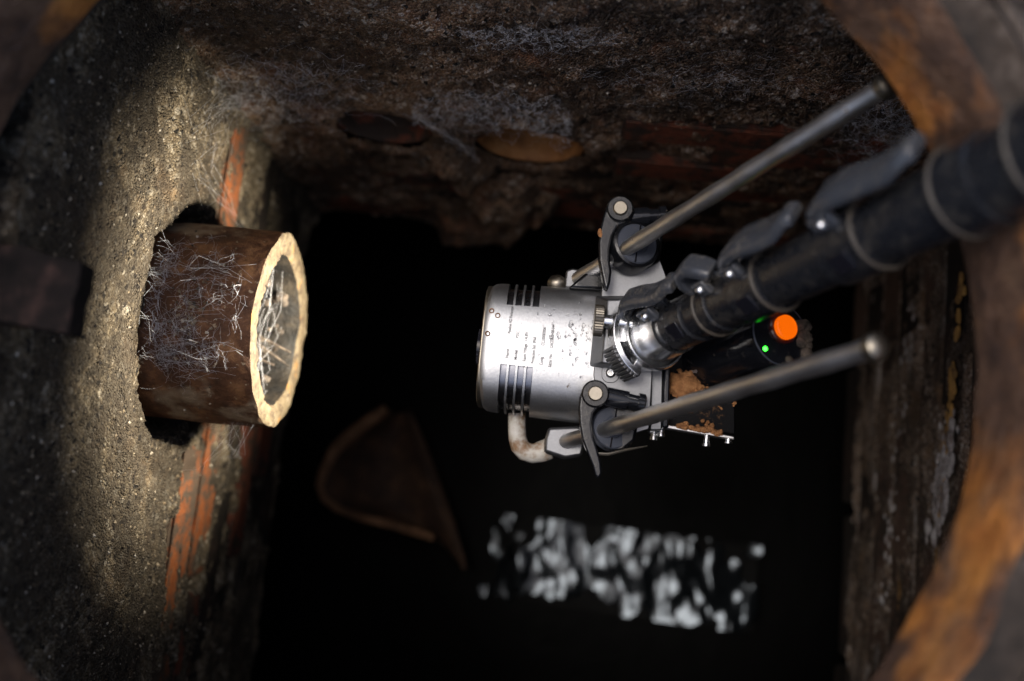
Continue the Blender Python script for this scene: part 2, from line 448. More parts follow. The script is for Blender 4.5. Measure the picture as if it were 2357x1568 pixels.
# far wall (top of the picture) with two duct mouths and lumps of mortar
h1c = onY(882, 297, YT); h2c = onY(1222, 340, YT); H1R, H2R = .060, .065
m1 = onY(1062, 372, YT); m2 = onY(1180, 455, YT); m3 = onY(1120, 505, YT)
def h_top(A, B):
    h = rough(A, B, 4, .016, .0085, .0030)
    bare = courses_low(B+.06, 0)*ss(fbm(A*5+8, B*7, 3, 53), .38, .52)
    h = h-bare*.004+bare*(fbm(A*16, B*34, 4, 63)-.5)*.024
    for c, r, amp in ((m1, .046, .045), (m2, .075, .045), (m3, .085, .04)):
        d = np.hypot(A-c[0], B-c[2])/r+(fbm(A*24, B*24, 3, 70)-.5)*.9
        h = h+amp*(1-ss(d, .35, 1.05))*(.75+.7*(fbm(A*40, B*40, 3, 71)-.3))
    for c, r in ((h1c, H1R), (h2c, H2R)):
        d = np.hypot(A-c[0], B-c[2])
        h = h*ss(d, r*.9, r*1.5)+.006*np.exp(-((d-r*1.2)/.012)**2)
    h = h+.006*np.exp(-((A-XL)/.02)**2)
    return h
def keep_top(a, b):
    j = (fbm(a*34, b*34, 3, 66)-.62)*.030
    return (np.hypot(a-h1c[0], b-h1c[2]) > H1R+np.minimum(j, .001)) & (np.hypot(a-h2c[0], b-h2c[2]) > H2R+np.minimum(j, .001))
wt = wall('shaft_wall', 'mortar_brown', lambda a, b, h: np.stack([a, YT-h, b], -1), XL-.01, XR+.01, ZE-.02, -.22, .0033, h_top, .35, keep_top,
          label='dark brown crusted shaft wall along the top with two round duct mouths')
def h_right(A, B):
    h = rough(A, B, 6, .010, .005, .002)
    groove = .5+.5*np.sin(B*2*math.pi/.0735+fbm(A*4, B*3, 2, 81)*2)
    return h-ss(groove, .72, .95)*.007
wr = wall('shaft_wall', 'mortar_grey', lambda a, b, h: np.stack([XR-h, a, b], -1), YB, YT+.01, ZE, -.22, .0045, h_right, .35,
          label='dark damp brick shaft wall on the right with pale mineral streaks')
wb = wall('shaft_wall', 'mortar_grey', lambda a, b, h: np.stack([a, YB+h, b], -1), XL-.01, XR+.01, ZE, -.22, .02, lambda A, B: rough(A, B, 8), .35,
          label=None)
tag(wb, kind='structure'); del wb['category']

# ---- bricks showing through, each its own mesh
def brick_mesh(name, L, Hh, D, seed):
    r = np.random.RandomState(seed)
    bm = bmesh.new(); bmesh.ops.create_cube(bm, size=1)
    for v in bm.verts: v.co = Vector((v.co.x*L, v.co.y*Hh, v.co.z*D))
    bmesh.ops.bevel(bm, geom=list(bm.edges), offset=.004, segments=2, affect='EDGES')
    for v in bm.verts: v.co += Vector(r.uniform(-.0013, .0013, 3))
    me = bpy.data.meshes.new(name); bm.to_mesh(me); bm.free(); return me
BR = {}
def brick(parent, mat, loc, axes, L=.205, Hh=.060, k=0, rot=0):
    key = (mat, k, round(L, 3))
    if key not in BR:
        me = brick_mesh('brick', L, Hh, .05, k*13+int(L*1000)); me.materials.append(MAT[mat])
        me.polygons.foreach_set('use_smooth', [True]*len(me.polygons)); me.set_sharp_from_angle(angle=math.radians(30)); BR[key] = me
    o = bpy.data.objects.new('brick', BR[key]); COL.objects.link(o); o.parent = parent
    ax, ay, az = axes
    o.matrix_local = Matrix([[ax[0], ay[0], az[0], loc[0]], [ax[1], ay[1], az[1], loc[1]], [ax[2], ay[2], az[2], loc[2]], [0, 0, 0, 1]]) @ Matrix.Rotation(rot, 4, 'X')
    return o
random.seed(3)
for ci, cz in enumerate(COURSE):
    y = YT-.10-(.11 if ci % 2 else 0)
    y += random.uniform(-.01, .01)
    if ci == 0: y = .345
    while y > YB:
        near_pipe = math.hypot(y-PIPE_C[1], cz-PIPE_C[2]) < .16
        if ci <= 1 and .08 < y < .20: m = 'brick_soot'
        elif ci == 0: m = 'brick_orange'
        elif ci == 1: m = 'brick_orange' if y < .09 and y > -.1 else 'brick_maroon'
        else: m = random.choice(['brick_maroon', 'brick_soot', 'brick_soot', 'brick_maroon'])
        proud = -.0012+random.uniform(-.003, .002)-(.004 if m == 'brick_soot' else 0)
        brick(wl, m, (XL-.025+proud, y, cz+random.uniform(-.003, .003)), ((0, 1, 0), (0, 0, 1), (1, 0, 0)), k=random.randint(0, 3), rot=random.uniform(-.02, .02))
        y -= .218+random.uniform(-.004, .006)
for ci, cz in enumerate([-.612]+COURSE):
    x = XR-.09-(.11 if ci % 2 else 0)
    while x > XL+.05:
        clash = min(math.hypot(max(abs(x-c[0])-.1, 0), max(abs(cz-c[2])-.03, 0))-r for c, r in ((h1c, H1R), (h2c, H2R)))
        if clash > .006:
            m = 'brick_maroon' if ci < 2 and x > -.02 else random.choice(['brick_soot', 'brick_soot', 'brick_maroon'])
            brick(wt, m, (x, YT+.025+(-.001 if m == 'brick_maroon' else .003)-random.uniform(-.003, .003), cz+random.uniform(-.003, .003)), ((1, 0, 0), (0, 0, 1), (0, -1, 0)), k=random.randint(0, 3), rot=random.uniform(-.02, .02))
        x -= .218+random.uniform(-.004, .006)
for ci in range(9):
    cz = -.476-ci*.0735
    y = YT-.05-(.11 if ci % 2 else 0)
    while y > YB+.1:
        m = random.choice(['brick_soot', 'brick_damp', 'brick_soot', 'brick_damp'])
        if ci in (2, 3) and random.random() < .5: m = 'brick_yellow' if ci == 2 else m
        brick(wr, m, (XR+.025-random.uniform(-.003, .003), y, cz+random.uniform(-.003, .003)), ((0, 1, 0), (0, 0, 1), (-1, 0, 0)), k=random.randint(0, 3), rot=random.uniform(-.02, .02))
        y -= .218+random.uniform(-.004, .006)

# ---- ochre seam and pale lime crust on the right wall
def crust(name, mat, spots):
    g = MB()
    for k, (px, py, r) in enumerate(spots):
        p = onX(px, py, XR-.008); g.blob(p, r, 2, .6, 2.2, (.45, 1.5, .8), k)
    tag(g.build(name, mat, wr, 60), kind='stuff')
rc = random.Random(4)
s = NT('lime'); s.set(color=s.ramp(s.noise(60, 5, .7), [(.35, (.16, .13, .12)), (.6, (.42, .40, .40))]), rough=.8); s.bump(s.noise(150, 4), 1, .003)
s = NT('ochre_seam'); s.set(color=s.ramp(s.noise(60, 5, .7), [(.35, (.12, .07, .03)), (.6, (.46, .26, .07))]), rough=.8); s.bump(s.noise(150, 4), 1, .003)
sp = []
for k in range(150):
    f = rc.random(); sp.append((2213-f*46+rc.gauss(0, 3), 630+f*560, rc.uniform(.002, .0055)))
crust('ochre_seam', 'ochre_seam', [q for q in sp if vn(q[1]*.02, 3, 6) > .35])
crust('lime_crust', 'lime', [(2172+rc.gauss(0, 9)-(q-1080)*.10, q, rc.uniform(.002, .008)) for q in [rc.gauss(1090, 60) for k in range(110)]]
      + [(2080+rc.gauss(0, 8)-(q-900)*.10, q, rc.uniform(.0015, .004)) for q in [rc.uniform(700, 1400) for k in range(70)] if vn(q*.014, 9, 2) > .5])
# ---- sand grains standing out of the lamp-lit wall (uncountable)
rg = np.random.RandomState(5)
def grains(wallobj, N, fn, hfn, ar, br, mat, smin, smax, name='sand_grains'):
    a = rg.uniform(*ar, N); b = rg.uniform(*br, N); h = hfn(a, b)
    base = np.array([(1, 0, 0), (-1, 0, 0), (0, 1, 0), (0, -1, 0), (0, 0, 1), (0, 0, -1)], float)
    tri = np.array([(0, 2, 4), (2, 1, 4), (1, 3, 4), (3, 0, 4), (2, 0, 5), (1, 2, 5), (3, 1, 5), (0, 3, 5)])
    sz = smin+(smax-smin)*rg.rand(N)**3
    c = fn(a, b, h)
    sc = sz[:, None, None]*(.6+.8*rg.rand(N, 6, 1))
    V = c[:, None, :]+base[None]*sc+rg.randn(N, 6, 3)*sz[:, None, None]*.15
    Fc = (tri[None]+np.arange(N)[:, None, None]*6).reshape(-1, 3)
    me = bpy.data.meshes.new(name); me.from_pydata(V.reshape(-1, 3).tolist(), [], Fc.tolist()); me.materials.append(MAT[mat])
    o = bpy.data.objects.new(name, me); COL.objects.link(o); o.parent = wallobj; tag(o, kind='stuff'); return o
s = NT('sand')
gi = s.n('NewGeometry')
rp = s.ramp(gi.outputs['Random Per Island'], [(0, (.04, .03, .02)), (.5, (.17, .125, .075)), (.85, (.34, .27, .18)), (1, (.58, .52, .43))])
s.set(color=rp, rough=.7)
grains(wl, 6000, lambda a, b, h: np.stack([XL+h, a, b], -1), h_left, (-.3, YT), (-.80, -.2), 'sand', .0005, .0021)
grains(wt, 3500, lambda a, b, h: np.stack([a, YT-h, b], -1), h_top, (XL, XR), (-.60, -.25), 'sand', .0005, .0019)

# ---- duct mouths in the far wall
def mouth(c, r, label, mat):
    t = thing('duct_mouth', (c[0], YT, c[2]), label, 'duct', 'round clay ducts in the far wall')
    g = MB(); g.revolve((c[0], YT-.012, c[2]), (0, 1, 0), [(.30, r+.004), (.022, r+.004), (.017, r+.001), (.016, r-.003), (.019, r-.006), (.03, r-.007), (.28, r-.007), (.28, .001)], 56, False)
    g.build('duct_pipe', mat, t, 50)
    return t
mouth(h1c, H1R, 'left, darker of two round duct mouths below the cobwebs in the top wall', 'brick_maroon')
mouth(h2c, H2R, 'right, ochre-lined duct mouth of the two in the top wall', 'clay_ochre')

# ------------------------------------------------------------------ clay pipe stub in the left wall
pc = np.array([XL, PIPE_C[1], PIPE_C[2]])
pp = thing('clay_pipe', pc, 'short broken-ended brown clay pipe sticking out of the lit left wall', 'pipe')
NP = 150
def pang(k): return 2*math.pi*k/NP
def endx(a): return PIPE_END+(float(fbm(math.cos(a)*1.5+9, math.sin(a)*1.5+4, 4, 14))-.5)*.013
def outr(a, x): return PIPE_R+(float(fbm(math.cos(a)*4+30, math.sin(a)*4+x*40+30, 4, 15))-.5)*.005
def innr(a): return .0785+(float(fbm(math.cos(a)*2+13, math.sin(a)*2+12, 3, 16))-.5)*.004
xs = np.linspace(XL-.08, PIPE_END, 46)
rings = []
for i, x in enumerate(xs):
    t = i/(len(xs)-1)
    rr = []
    for k in range(NP+1):
        a = pang(k % NP)
        xx = x+(endx(a)-PIPE_END)*t
        r = outr(a, x)-(.0035*max(0, float(vn(math.cos(a)*9+20, math.sin(a)*9+20, 3))-.4)*(i == len(xs)-1))
        rr.append((xx, PIPE_C[1]+r*math.cos(a), PIPE_C[2]+r*math.sin(a)))
    rings.append(rr)
rim_out = rings[-1]
g = MB(); g.loft([r[:-1] for r in rings], False); g.build('pipe_wall', 'clay_outer', pp, 60)
er = [[q for q in rim_out[:-1]]]
for j, f in enumerate((.12, .35, .6, .85, 1.0)):
    rr = []
    for k in range(NP):
        a = pang(k); r = outr(a, xs[-1])*(1-f)+innr(a)*f
        bulge = .0006+(float(fbm(math.cos(a)*12+40, math.sin(a)*12+f*3+40, 3, 18))-.5)*.005*(f < .9)
        rr.append((endx(a)+bulge-(.003 if f == 1 else 0), PIPE_C[1]+r*math.cos(a), PIPE_C[2]+r*math.sin(a)))
    er.append(rr)
g = MB(); g.loft(er, False); g.build('broken_rim', 'clay_broken', pp, 60)
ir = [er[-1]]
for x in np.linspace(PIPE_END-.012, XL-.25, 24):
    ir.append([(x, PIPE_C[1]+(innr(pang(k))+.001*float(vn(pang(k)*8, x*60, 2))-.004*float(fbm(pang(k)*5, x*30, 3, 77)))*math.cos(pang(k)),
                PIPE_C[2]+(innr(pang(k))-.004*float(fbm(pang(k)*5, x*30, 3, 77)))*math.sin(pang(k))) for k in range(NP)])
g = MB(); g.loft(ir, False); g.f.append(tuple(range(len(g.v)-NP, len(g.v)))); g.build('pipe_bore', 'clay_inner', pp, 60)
# dirt and twigs lying in the bore
g = MB()
for k in range(46):
    a = random.gauss(-math.pi/2+.25, .5); x = random.uniform(PIPE_END-.10, PIPE_END-.012)
    g.blob((x, PIPE_C[1]+.069*math.cos(a), PIPE_C[2]+.069*math.sin(a)), random.uniform(.002, .008), 2, .6, 2, (1.2, 1, .6), k)
tag(g.build('bore_dirt', 'muck', pp, 60), kind='stuff')
for k in range(9):
    a = random.gauss(-math.pi/2-.2, .35); x = random.uniform(PIPE_END-.07, PIPE_END-.02); an = random.uniform(-.7, .7)
    c = np.array([x, PIPE_C[1]+.062*math.cos(a), PIPE_C[2]+.062*math.sin(a)]); d = np.array([math.cos(an)*.022, math.sin(an)*.03, random.uniform(-.004, .008)])
    g = MB(); g.tube([c-d, c+d*.1+np.array([0, 0, .002]), c+d], [.0012, .0015, .0008], 6); g.build('twig', 'muck', pp, 60)
# mortar crumbs stuck to the pipe
g = MB()
for k in range(60):
    a = random.uniform(.1, math.pi-.1); x = random.uniform(XL+.015, PIPE_END-.02)
    g.blob((x, PIPE_C[1]+PIPE_R*math.cos(a), PIPE_C[2]+PIPE_R*math.sin(a)), random.uniform(.0005, .0016), 1, .6, 2, (1, 1, 1), k)
for k in range(130):
    a = math.pi/2+random.gauss(.05, .16); x = XL+.040+random.gauss(0, .010)
    g.blob((x, PIPE_C[1]+PIPE_R*math.cos(a), PIPE_C[2]+PIPE_R*math.sin(a)), random.uniform(.0006, .0022), 1, .6, 2, (1, 1, 1), k)
tag(g.build('mortar_crumbs', 'sand', pp, 60), kind='stuff')

# ------------------------------------------------------------------ dark iron step at the left edge
st = thing('step_iron', (XL, .11, -.21), 'dark rectangular iron step fixed to the wall at the left edge', 'step')
g = MB(); zt = -.200
top = [Q(-70, 560, zt), Q(60, 566, zt), Q(120, 590, zt), Q(188, 602, zt), Q(180, 660, zt), Q(168, 690, zt), Q(157, 770, zt), Q(60, 752, zt), Q(-95, 722, zt)]
g.prism([p-np.array([0, 0, .022]) for p in top], top); g.build('tread', 'iron_dark', st, 40, .0012)
# ------------------------------------------------------------------ chamber floor, water, foam, debris
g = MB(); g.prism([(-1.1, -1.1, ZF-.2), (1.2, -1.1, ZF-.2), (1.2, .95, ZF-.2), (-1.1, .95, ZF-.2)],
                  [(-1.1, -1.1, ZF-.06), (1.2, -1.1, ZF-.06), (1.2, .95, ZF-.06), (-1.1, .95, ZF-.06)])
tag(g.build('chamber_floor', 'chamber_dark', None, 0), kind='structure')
g = MB(); wq = [(-1.09, -1.09), (1.19, -1.09), (1.19, .94), (-1.09, .94)]
g.f.append(tuple(g.ring([(x, y, ZF) for x, y in wq])))
tag(g.build('water', 'water_dark', None, 0), kind='structure')
# the rippled channel: water strip, its tilt and ripples shaped to catch the light from the opening
A0, B0 = Q(1120, 1178, ZF), Q(1735, 1252, ZF); C0 = Q(1097, 1372, ZF)
eu = B0-A0; ev = C0-A0
lu, lv = np.linalg.norm(eu), np.linalg.norm(ev)
N1, N2 = 420, 170
ii, jj = np.meshgrid(np.arange(N1), np.arange(N2), indexing='ij')
uu = ii/(N1-1); vv = jj/(N2-1)
X_, Y_ = uu*lu, vv*lv
wob = .012*(fbm(X_*9, Y_*9, 2, 88)-.5)
hh = .012+TILT_U*X_+TILT_V*Y_+RIP*(fbm(X_*14+wob*60, Y_*7.5, 3, 90)-.5)*1.25+RIP*.22*(fbm(X_*44, Y_*26, 2, 92)-.5)
VW = A0[None, None]+eu[None, None]*uu[..., None]+ev[None, None]*vv[..., None]+np.array([0, 0, 1.])[None, None]*hh[..., None]
g = MB(); g.v = [tuple(p) for p in VW.reshape(-1, 3)]
idx = np.arange(N1*N2).reshape(N1, N2)
edge = np.minimum(np.minimum(X_*.55, (lu-X_)*.8), np.minimum(Y_, lv-Y_))
wet = ((fbm(X_*26, Y_*17, 4, 99)-.42)*.13 < edge)[:-1, :-1].reshape(-1)
g.f = [tuple(q) for q in np.stack([idx[:-1, :-1], idx[1:, :-1], idx[1:, 1:], idx[:-1, 1:]], -1).reshape(-1, 4)[wet].tolist()]
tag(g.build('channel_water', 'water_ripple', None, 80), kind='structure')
g = MB()
low = [A0, B0, B0+ev, C0]
topq = [p+np.array([0, 0, .004+TILT_U*u_*lu+TILT_V*v_*lv-.012]) for p, u_, v_ in ((A0, 0, 0), (B0, 1, 0), (B0+ev, 1, 1), (C0, 0, 1))]
g.prism([p-np.array([0, 0, .05]) for p in low], topq); tag(g.build('channel_bed', 'water_dark', None, 0), kind='structure')

# broken piece of a big clay pipe lying in the dark: a bowed shell with a thick near rim and a thin far edge
zb = ZF+.12
rimp = [Q(x, y, zb) for x, y in ((890, 942), (850, 968), (805, 1002), (768, 1038), (745, 1080), (735, 1118), (745, 1148), (775, 1172), (830, 1192), (900, 1208), (960, 1225), (998, 1238))]
farp = [Q(x, y, zb-.03) for x, y in ((938, 945), (952, 975), (966, 1005), (980, 1040), (992, 1072), (1004, 1105), (1016, 1138), (1028, 1172), (1040, 1206), (1050, 1240), (1060, 1275), (1070, 1310))]
sh = thing('broken_pipe', rimp[5]-np.array([0, 0, .12]), 'broken rust-brown pipe shell lying in the dark below the clay pipe', 'pipe')
g = MB(); g.tube(rimp, [.011, .012, .012, .011, .009, .007, .006, .006, .007, .008, .008, .007], 12); g.build('rim', 'rust_dull', sh, 60)  # lighter rust than the shell paints a lit edge on the rim
g = MB(); g.tube(farp, [.004]+[.006]*10+[.004], 8); g.build('far_edge', 'rust_shell', sh, 60)
rows = []
for f in np.linspace(0, 1, 12):
    rows.append([tuple(np.asarray(p)*(1-f)+np.asarray(q)*f-np.array([0, 0, .055*math.sin(math.pi*f)+.004*float(vn(i*1.3, f*9, 5))])) for i, (p, q) in enumerate(zip(rimp, farp))])
g = MB(); R_ = [g.ring(r) for r in rows]
for a_, b_ in zip(R_, R_[1:]): g.bridge(a_, b_, False)
o = g.build('shell', 'rust_shell', sh, 60); so = o.modifiers.new('thick', 'SOLIDIFY'); so.thickness = .006

# ------------------------------------------------------------------ pipe inspection camera
EX, EY, EZ = np.array([1., 0, 0]), np.array([0, 1., 0]), np.array([0, 0, 1.])
ZB = -.530
BC = Q(1254, 813, ZB)
ic = thing('inspection_camera', BC-EZ*.055, 'silver metal pipe inspection camera with two support rods hanging in the shaft', 'camera')
HB, HC, SN = .0635, .055, 3.0
S0, S1 = -.0575, .075
def taper(s_): return 1+(s_+.02)*.55
def sect(phi, sc=1.0, inset=0.0):
    c, s_ = math.cos(phi), math.sin(phi)
    b = HB*sc*math.copysign(abs(c)**(2/SN), c); z = HC*math.copysign(abs(s_)**(2/SN), s_)
    if inset:
        l = math.hypot(b, z); b -= inset*b/l; z -= inset*z/l
    return b, z
def body_top(s_, b):
    B = HB*taper(s_); t = min(.999, abs(b)/B)
    return HC*(1-t**SN)**(1/SN)
# axial stations: groove flanks are doubled so that they stand steep
GS = [-.0400+.0082*k for k in range(4)]; GW = .0056
st_ = [S0]
for g0 in GS: st_ += [g0-.0003, g0+.0003, g0+GW-.0003, g0+GW+.0003]
st_ += list(np.linspace(-.004, S1, 12)); st_ += [-.0545, -.050, -.045]
st_ = sorted(set(st_))
def phi_at(b):
    return math.acos(max(-1, min(1, math.copysign((abs(b)/HB)**(SN/2), b))))
ph = list(np.linspace(0, 2*math.pi, 144, endpoint=False))
edges = [phi_at(.036), phi_at(-.0225), -.55, math.pi+.75]
for e in edges: ph += [(e-.008) % (2*math.pi), (e+.008) % (2*math.pi)]
ph = sorted(ph)
def in_groove(s_, p):
    if not any(g0 < s_ < g0+GW for g0 in GS): return False
    pp_ = p if p < math.pi*1.5 else p-2*math.pi
    return (-.55 < pp_ < phi_at(.036)) or (phi_at(-.0225) < pp_ < math.pi+.75)
rings = []
for s_ in st_:
    end = 1.0
    if s_ <= S0: end = .955
    elif s_ <= -.0545: end = .99
    row = []
    for p in ph:
        b, z = sect(p, taper(s_), .0050 if in_groove(s_, p) else 0)
        row.append(BC+EX*(s_+.0022*math.cos(2*p)*(s_ <= -.05))+EY*b*end+EZ*z*end)
    rings.append(row)
g = MB(); g.loft(rings, True)
body = g.build('housing', 'steel_body', ic, 28)
body.data.materials.append(MAT['groove_shade_metal'])
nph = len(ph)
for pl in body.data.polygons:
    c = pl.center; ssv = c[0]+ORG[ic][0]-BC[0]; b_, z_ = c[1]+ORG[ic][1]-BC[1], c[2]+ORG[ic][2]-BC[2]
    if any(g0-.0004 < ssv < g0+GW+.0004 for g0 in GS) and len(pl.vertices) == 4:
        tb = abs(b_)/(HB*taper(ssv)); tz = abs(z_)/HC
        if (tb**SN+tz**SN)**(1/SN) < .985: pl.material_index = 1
# front: bezel, lens, two lamps
fx = BC+EX*(S0-.001)
g = MB(); g.loft([[fx+EY*sect(p, taper(S0))[0]*f+EZ*sect(p)[1]*f+EX*d for p in ph] for f, d in ((.955, .002), (.95, -.002), (.90, -.003), (.88, .0))], True)
fb = g.build('front_bezel', 'bolt_steel', ic, 30)
g = MB(); g.revolve(fx-EX*.002, -EX, [(0, .019), (.006, .018), (.006, .015), (.003, .014), (.003, .0005)], 36); g.build('lens', 'lens_glass', ic, 30)
LP = [fx+EX*.006+EY*.033+EZ*.028, fx+EX*.006-EY*.033+EZ*.028]
for lp in LP:
    g = MB(); g.revolve(lp-EX*.002, -EX, [(0, .017), (.007, .0165), (.007, .0145), (.003, .014), (.003, .013)], 32); hou = g.build('lamp', 'aluminium', ic, 30)
    g = MB(); g.revolve(lp-EX*.0045, -EX, [(0, .0135), (.002, .0135)], 32); g.build('lamp_glass', 'lamp_glass', hou, 30)
    ld = bpy.data.lights.new('lamp_light', 'AREA'); ld.shape = 'DISK'; ld.size = .024; ld.energy = .80; ld.color = (1, .90, .72); ld.spread = math.radians(84)
    lo = bpy.data.objects.new('lamp_light', ld); COL.objects.link(lo); lo.parent = ic
    lo.location = tuple(lp-EX*.0095-ORG[ic])
    lo.rotation_euler = Vector((1, -.0, .22)).to_track_quat('Z', 'Y').to_euler()
# printed plate data on the housing
fcur = bpy.data.curves.new('t', 'FONT')
ftmp = bpy.data.objects.new('t', fcur); COL.objects.link(ftmp)
def text_verts(txt):
    fcur.body = txt; fcur.size = 1; fcur.offset = .022
    dg = bpy.context.evaluated_depsgraph_get(); dg.update()
    me = bpy.data.meshes.new_from_object(ftmp.evaluated_get(dg))
    co = np.array([v.co[:] for v in me.vertices]); fa = [tuple(p.vertices) for p in me.polygons]
    bpy.data.meshes.remove(me); return co, fa
rows = [('Name', 'Pipeline HD Periscope', .0265), ('Model', 'P25C', .0067), ('Supply Voltage', '14.8V', .0085), ('Protection Std', 'IP68', .0058), ('Code', 'CC1000E0006', .0175), ('Serial No.', 'CACDAIBH08-044', .0225)]
lens_ = [.0082, .0084, .0166, .0170, .0078, .0128]
for i, (a, b, lb) in enumerate(rows):
    for txt, ln, b0 in ((a, lens_[i], -.0155-.001*i), (b, lb, .0075-.0016*i-(.002 if i > 0 else 0))):
        co, fa = text_verts(txt)
        w_ = co[:, 0].max()-co[:, 0].min()
        s0 = -.0335+.0081*i
        g = MB()
        sy = .0041
        for x, y, _ in co:
            bb = b0+(x-co[:, 0].min())/w_*ln; ssv = s0-y*sy
            g.v.append(tuple(BC+EX*ssv+EY*bb+EZ*(body_top(ssv, bb)+.00018)))
        g.f = fa; g.build('printed_text', 'print_ink', body, 0)
bpy.data.objects.remove(ftmp)
# water droplets on the housing
dm = []
for k in range(5):
    g = MB(); g.blob((0, 0, 0), 1, 2, .25, 1.0, (1, 1, .5), 60+k)
    me = bpy.data.meshes.new('water_droplet'); me.from_pydata(g.v, [], g.f); me.materials.append(MAT['droplet'])
    me.polygons.foreach_set('use_smooth', [True]*len(me.polygons)); dm.append(me)
rd = random.Random(21)
for k in range(120):
    if k < 80: ssv, bb = rd.gauss(.032, .013), rd.gauss(.014, .015)
    else: ssv, bb = rd.uniform(-.035, .058), rd.uniform(-.035, .046)
    if not (-.05 < ssv < .06) or abs(bb) > .05: continue
    o = bpy.data.objects.new('water_droplet', dm[k % 5]); COL.objects.link(o); o.parent = body
    r = .0006+.0012*rd.random()**2.2
    if k in (3, 9, 20): r = .0024
    o.scale = (r*rd.uniform(.7, 1.2), r*rd.uniform(.8, 1.6), r)
    o.rotation_euler = (0, 0, rd.uniform(-.6, .6))
    o.location = tuple(BC+EX*ssv+EY*bb+EZ*body_top(ssv, bb)-ORG[ic])
for q in ((1146, 728), (1132, 717), (1123, 770)):
    g = MB(); p = Q(*q, BC[2]+.05); ssv, bb = p[0]-BC[0], p[1]-BC[1]
    g.revolve(BC+EX*ssv+EY*bb+EZ*(body_top(ssv, bb)-.001), EZ, [(0, .0026), (.0014, .0026), (.0016, .0018), (.0004, .0012)], 16); g.build('screw_hole', 'rust_dull', body, 30)

ZP = -.474
# mounting plate and its folded flange
g = MB(); g.pxprism([(1392, 600), (1402, 560), (1440, 540), (1500, 545), (1535, 640), (1505, 800), (1494, 988), (1440, 1004), (1385, 990), (1366, 862)], ZP, .004)
plate = g.build('mounting_plate', 'aluminium', ic, 30, .0008)
g = MB(); g.pxprism([(1500, 806), (1527, 800), (1523, 990), (1497, 990)], ZP-.012, .03); g.build('side_flange', 'aluminium', ic, 30, .001)
g = MB(); g.pxprism([(1529, 800), (1545, 800), (1540, 985), (1524, 985)], ZP-.010, .02); g.build('flange_strip', 'black_gloss', ic, 30, .002)
# screw on a rounded tab
g = MB()
cx_, cy_ = 1405, 860
g.pxprism([(cx_+17*math.cos(t)*1.0+ (3 if math.cos(t) > 0 else -3), cy_+17*math.sin(t)+(4 if math.sin(t) > 0 else -4)) for t in np.linspace(0, 2*math.pi, 24, endpoint=False)], ZP+.0016, .0016)
g.build('screw_tab', 'aluminium', ic, 30, .0004)
g = MB(); g.revolve(Q(1405, 859, ZP+.0016), EZ, [(0, .0048), (.002, .0045), (.0032, .003), (.0032, .0022), (.001, .0018)], 24); g.build('plate_screw', 'polished', ic, 30)
# clamp shoe with knurled knob
zs_ = ZP+.022
g = MB()
tp = [Q(x, y, zs_) for x, y in ((1398, 690), (1440, 688), (1430, 842), (1386, 836))]
bt = [Q(x, y, ZP-.004) for x, y in ((1370, 680), (1450, 680), (1440, 858), (1354, 844))]
g.prism(bt, tp); g.build('clamp_shoe', 'aluminium', ic, 30, .0018)
kc = P(1378, 738, .905)
g = MB(); nk = 72
rings = []
for t, r in ((-.0045, .0135), (-.0036, .0145), (.0036, .0145), (.0045, .0135)):
    rings.append([kc+EX*t+(EY*math.cos(2*math.pi*k/nk)+EZ*math.sin(2*math.pi*k/nk))*(r-(.0006 if (k % 2 and abs(t) < .004) else 0)) for k in range(nk)])
g.loft(rings); kn = g.build('knob', 'bolt_steel', ic, 20)
g = MB(); g.revolve(kc+EX*.0045, EX, [(0, .0062), (.026, .0062)], 24); g.build('knob_stem', 'polished', kn, 30)

# swivel socket that takes the pole
PD = nrm(-ray(170, 1400)); O = P(1519, 769, .90)
def proj(p):
    d = ROT.T@(np.asarray(p)-np.array([0, 0, ZC])); return 1178.5+F*d[0]/-d[2], 784-F*d[1]/-d[2]
E1 = nrm(EX-PD*(EX@PD)); E2 = np.cross(PD, E1)
def T(t, r=0, a=0): return O+PD*t+(E1*math.cos(a)+E2*math.sin(a))*r
g = MB(); g.revolve(O-PD*.040, PD, [(0, .024), (.012, .027), (.020, .0300), (.026, .0315), (.031, .0315), (.034, .0305), (.034, .0290), (.030, .0282), (.022, .027)], 64)
g.build('swivel_cup', 'polished', ic, 25)
g = MB(); g.revolve(O-PD*.034, PD, [(0, .0285), (.026, .0275), (.030, .0255), (.036, .025), (.046, .0245), (.060, .0243)], 56); g.build('swivel_hub', 'polished', ic, 25)
# toothed quadrant around it
def sector(r0, r1, a0, a1, t0, t1, na):
    rings = []
    for a in np.linspace(a0, a1, na):
        rings.append([T(t0, r0, a), T(t0, r1, a), T(t1, r1, a), T(t1, r0, a)])
    return rings
qa0, qa1 = math.radians(100), math.radians(252)
g = MB(); g.loft(sector(.0375, .0430, qa0, qa1, -.020, -.008, 50)); qd = g.build('quadrant', 'polished', ic, 25, .0008)
g = MB(); g.loft(sector(.029, .0385, qa0-.02, math.radians(200), -.018, -.012, 30)); g.loft(sector(.029, .0385, math.radians(238), qa1, -.018, -.011, 12))
g.build('quadrant_web', 'polished', qd, 25, .0006)
for k in range(9):
    a = math.radians(205+k*5.2)
    g = MB(); er_ = E1*math.cos(a)+E2*math.sin(a); et = -E1*math.sin(a)+E2*math.cos(a)
    g.box(T(-.019, .0438, a), er_, et, PD, .0022, .0015, .010); g.build('tooth', 'aluminium', qd, 30, .0005)
g = MB(); g.revolve(T(-.010, .035, math.radians(112)), PD, [(0, .0045), (.004, .0045), (.0055, .003)], 20); g.build('quadrant_screw', 'polished', qd, 30)

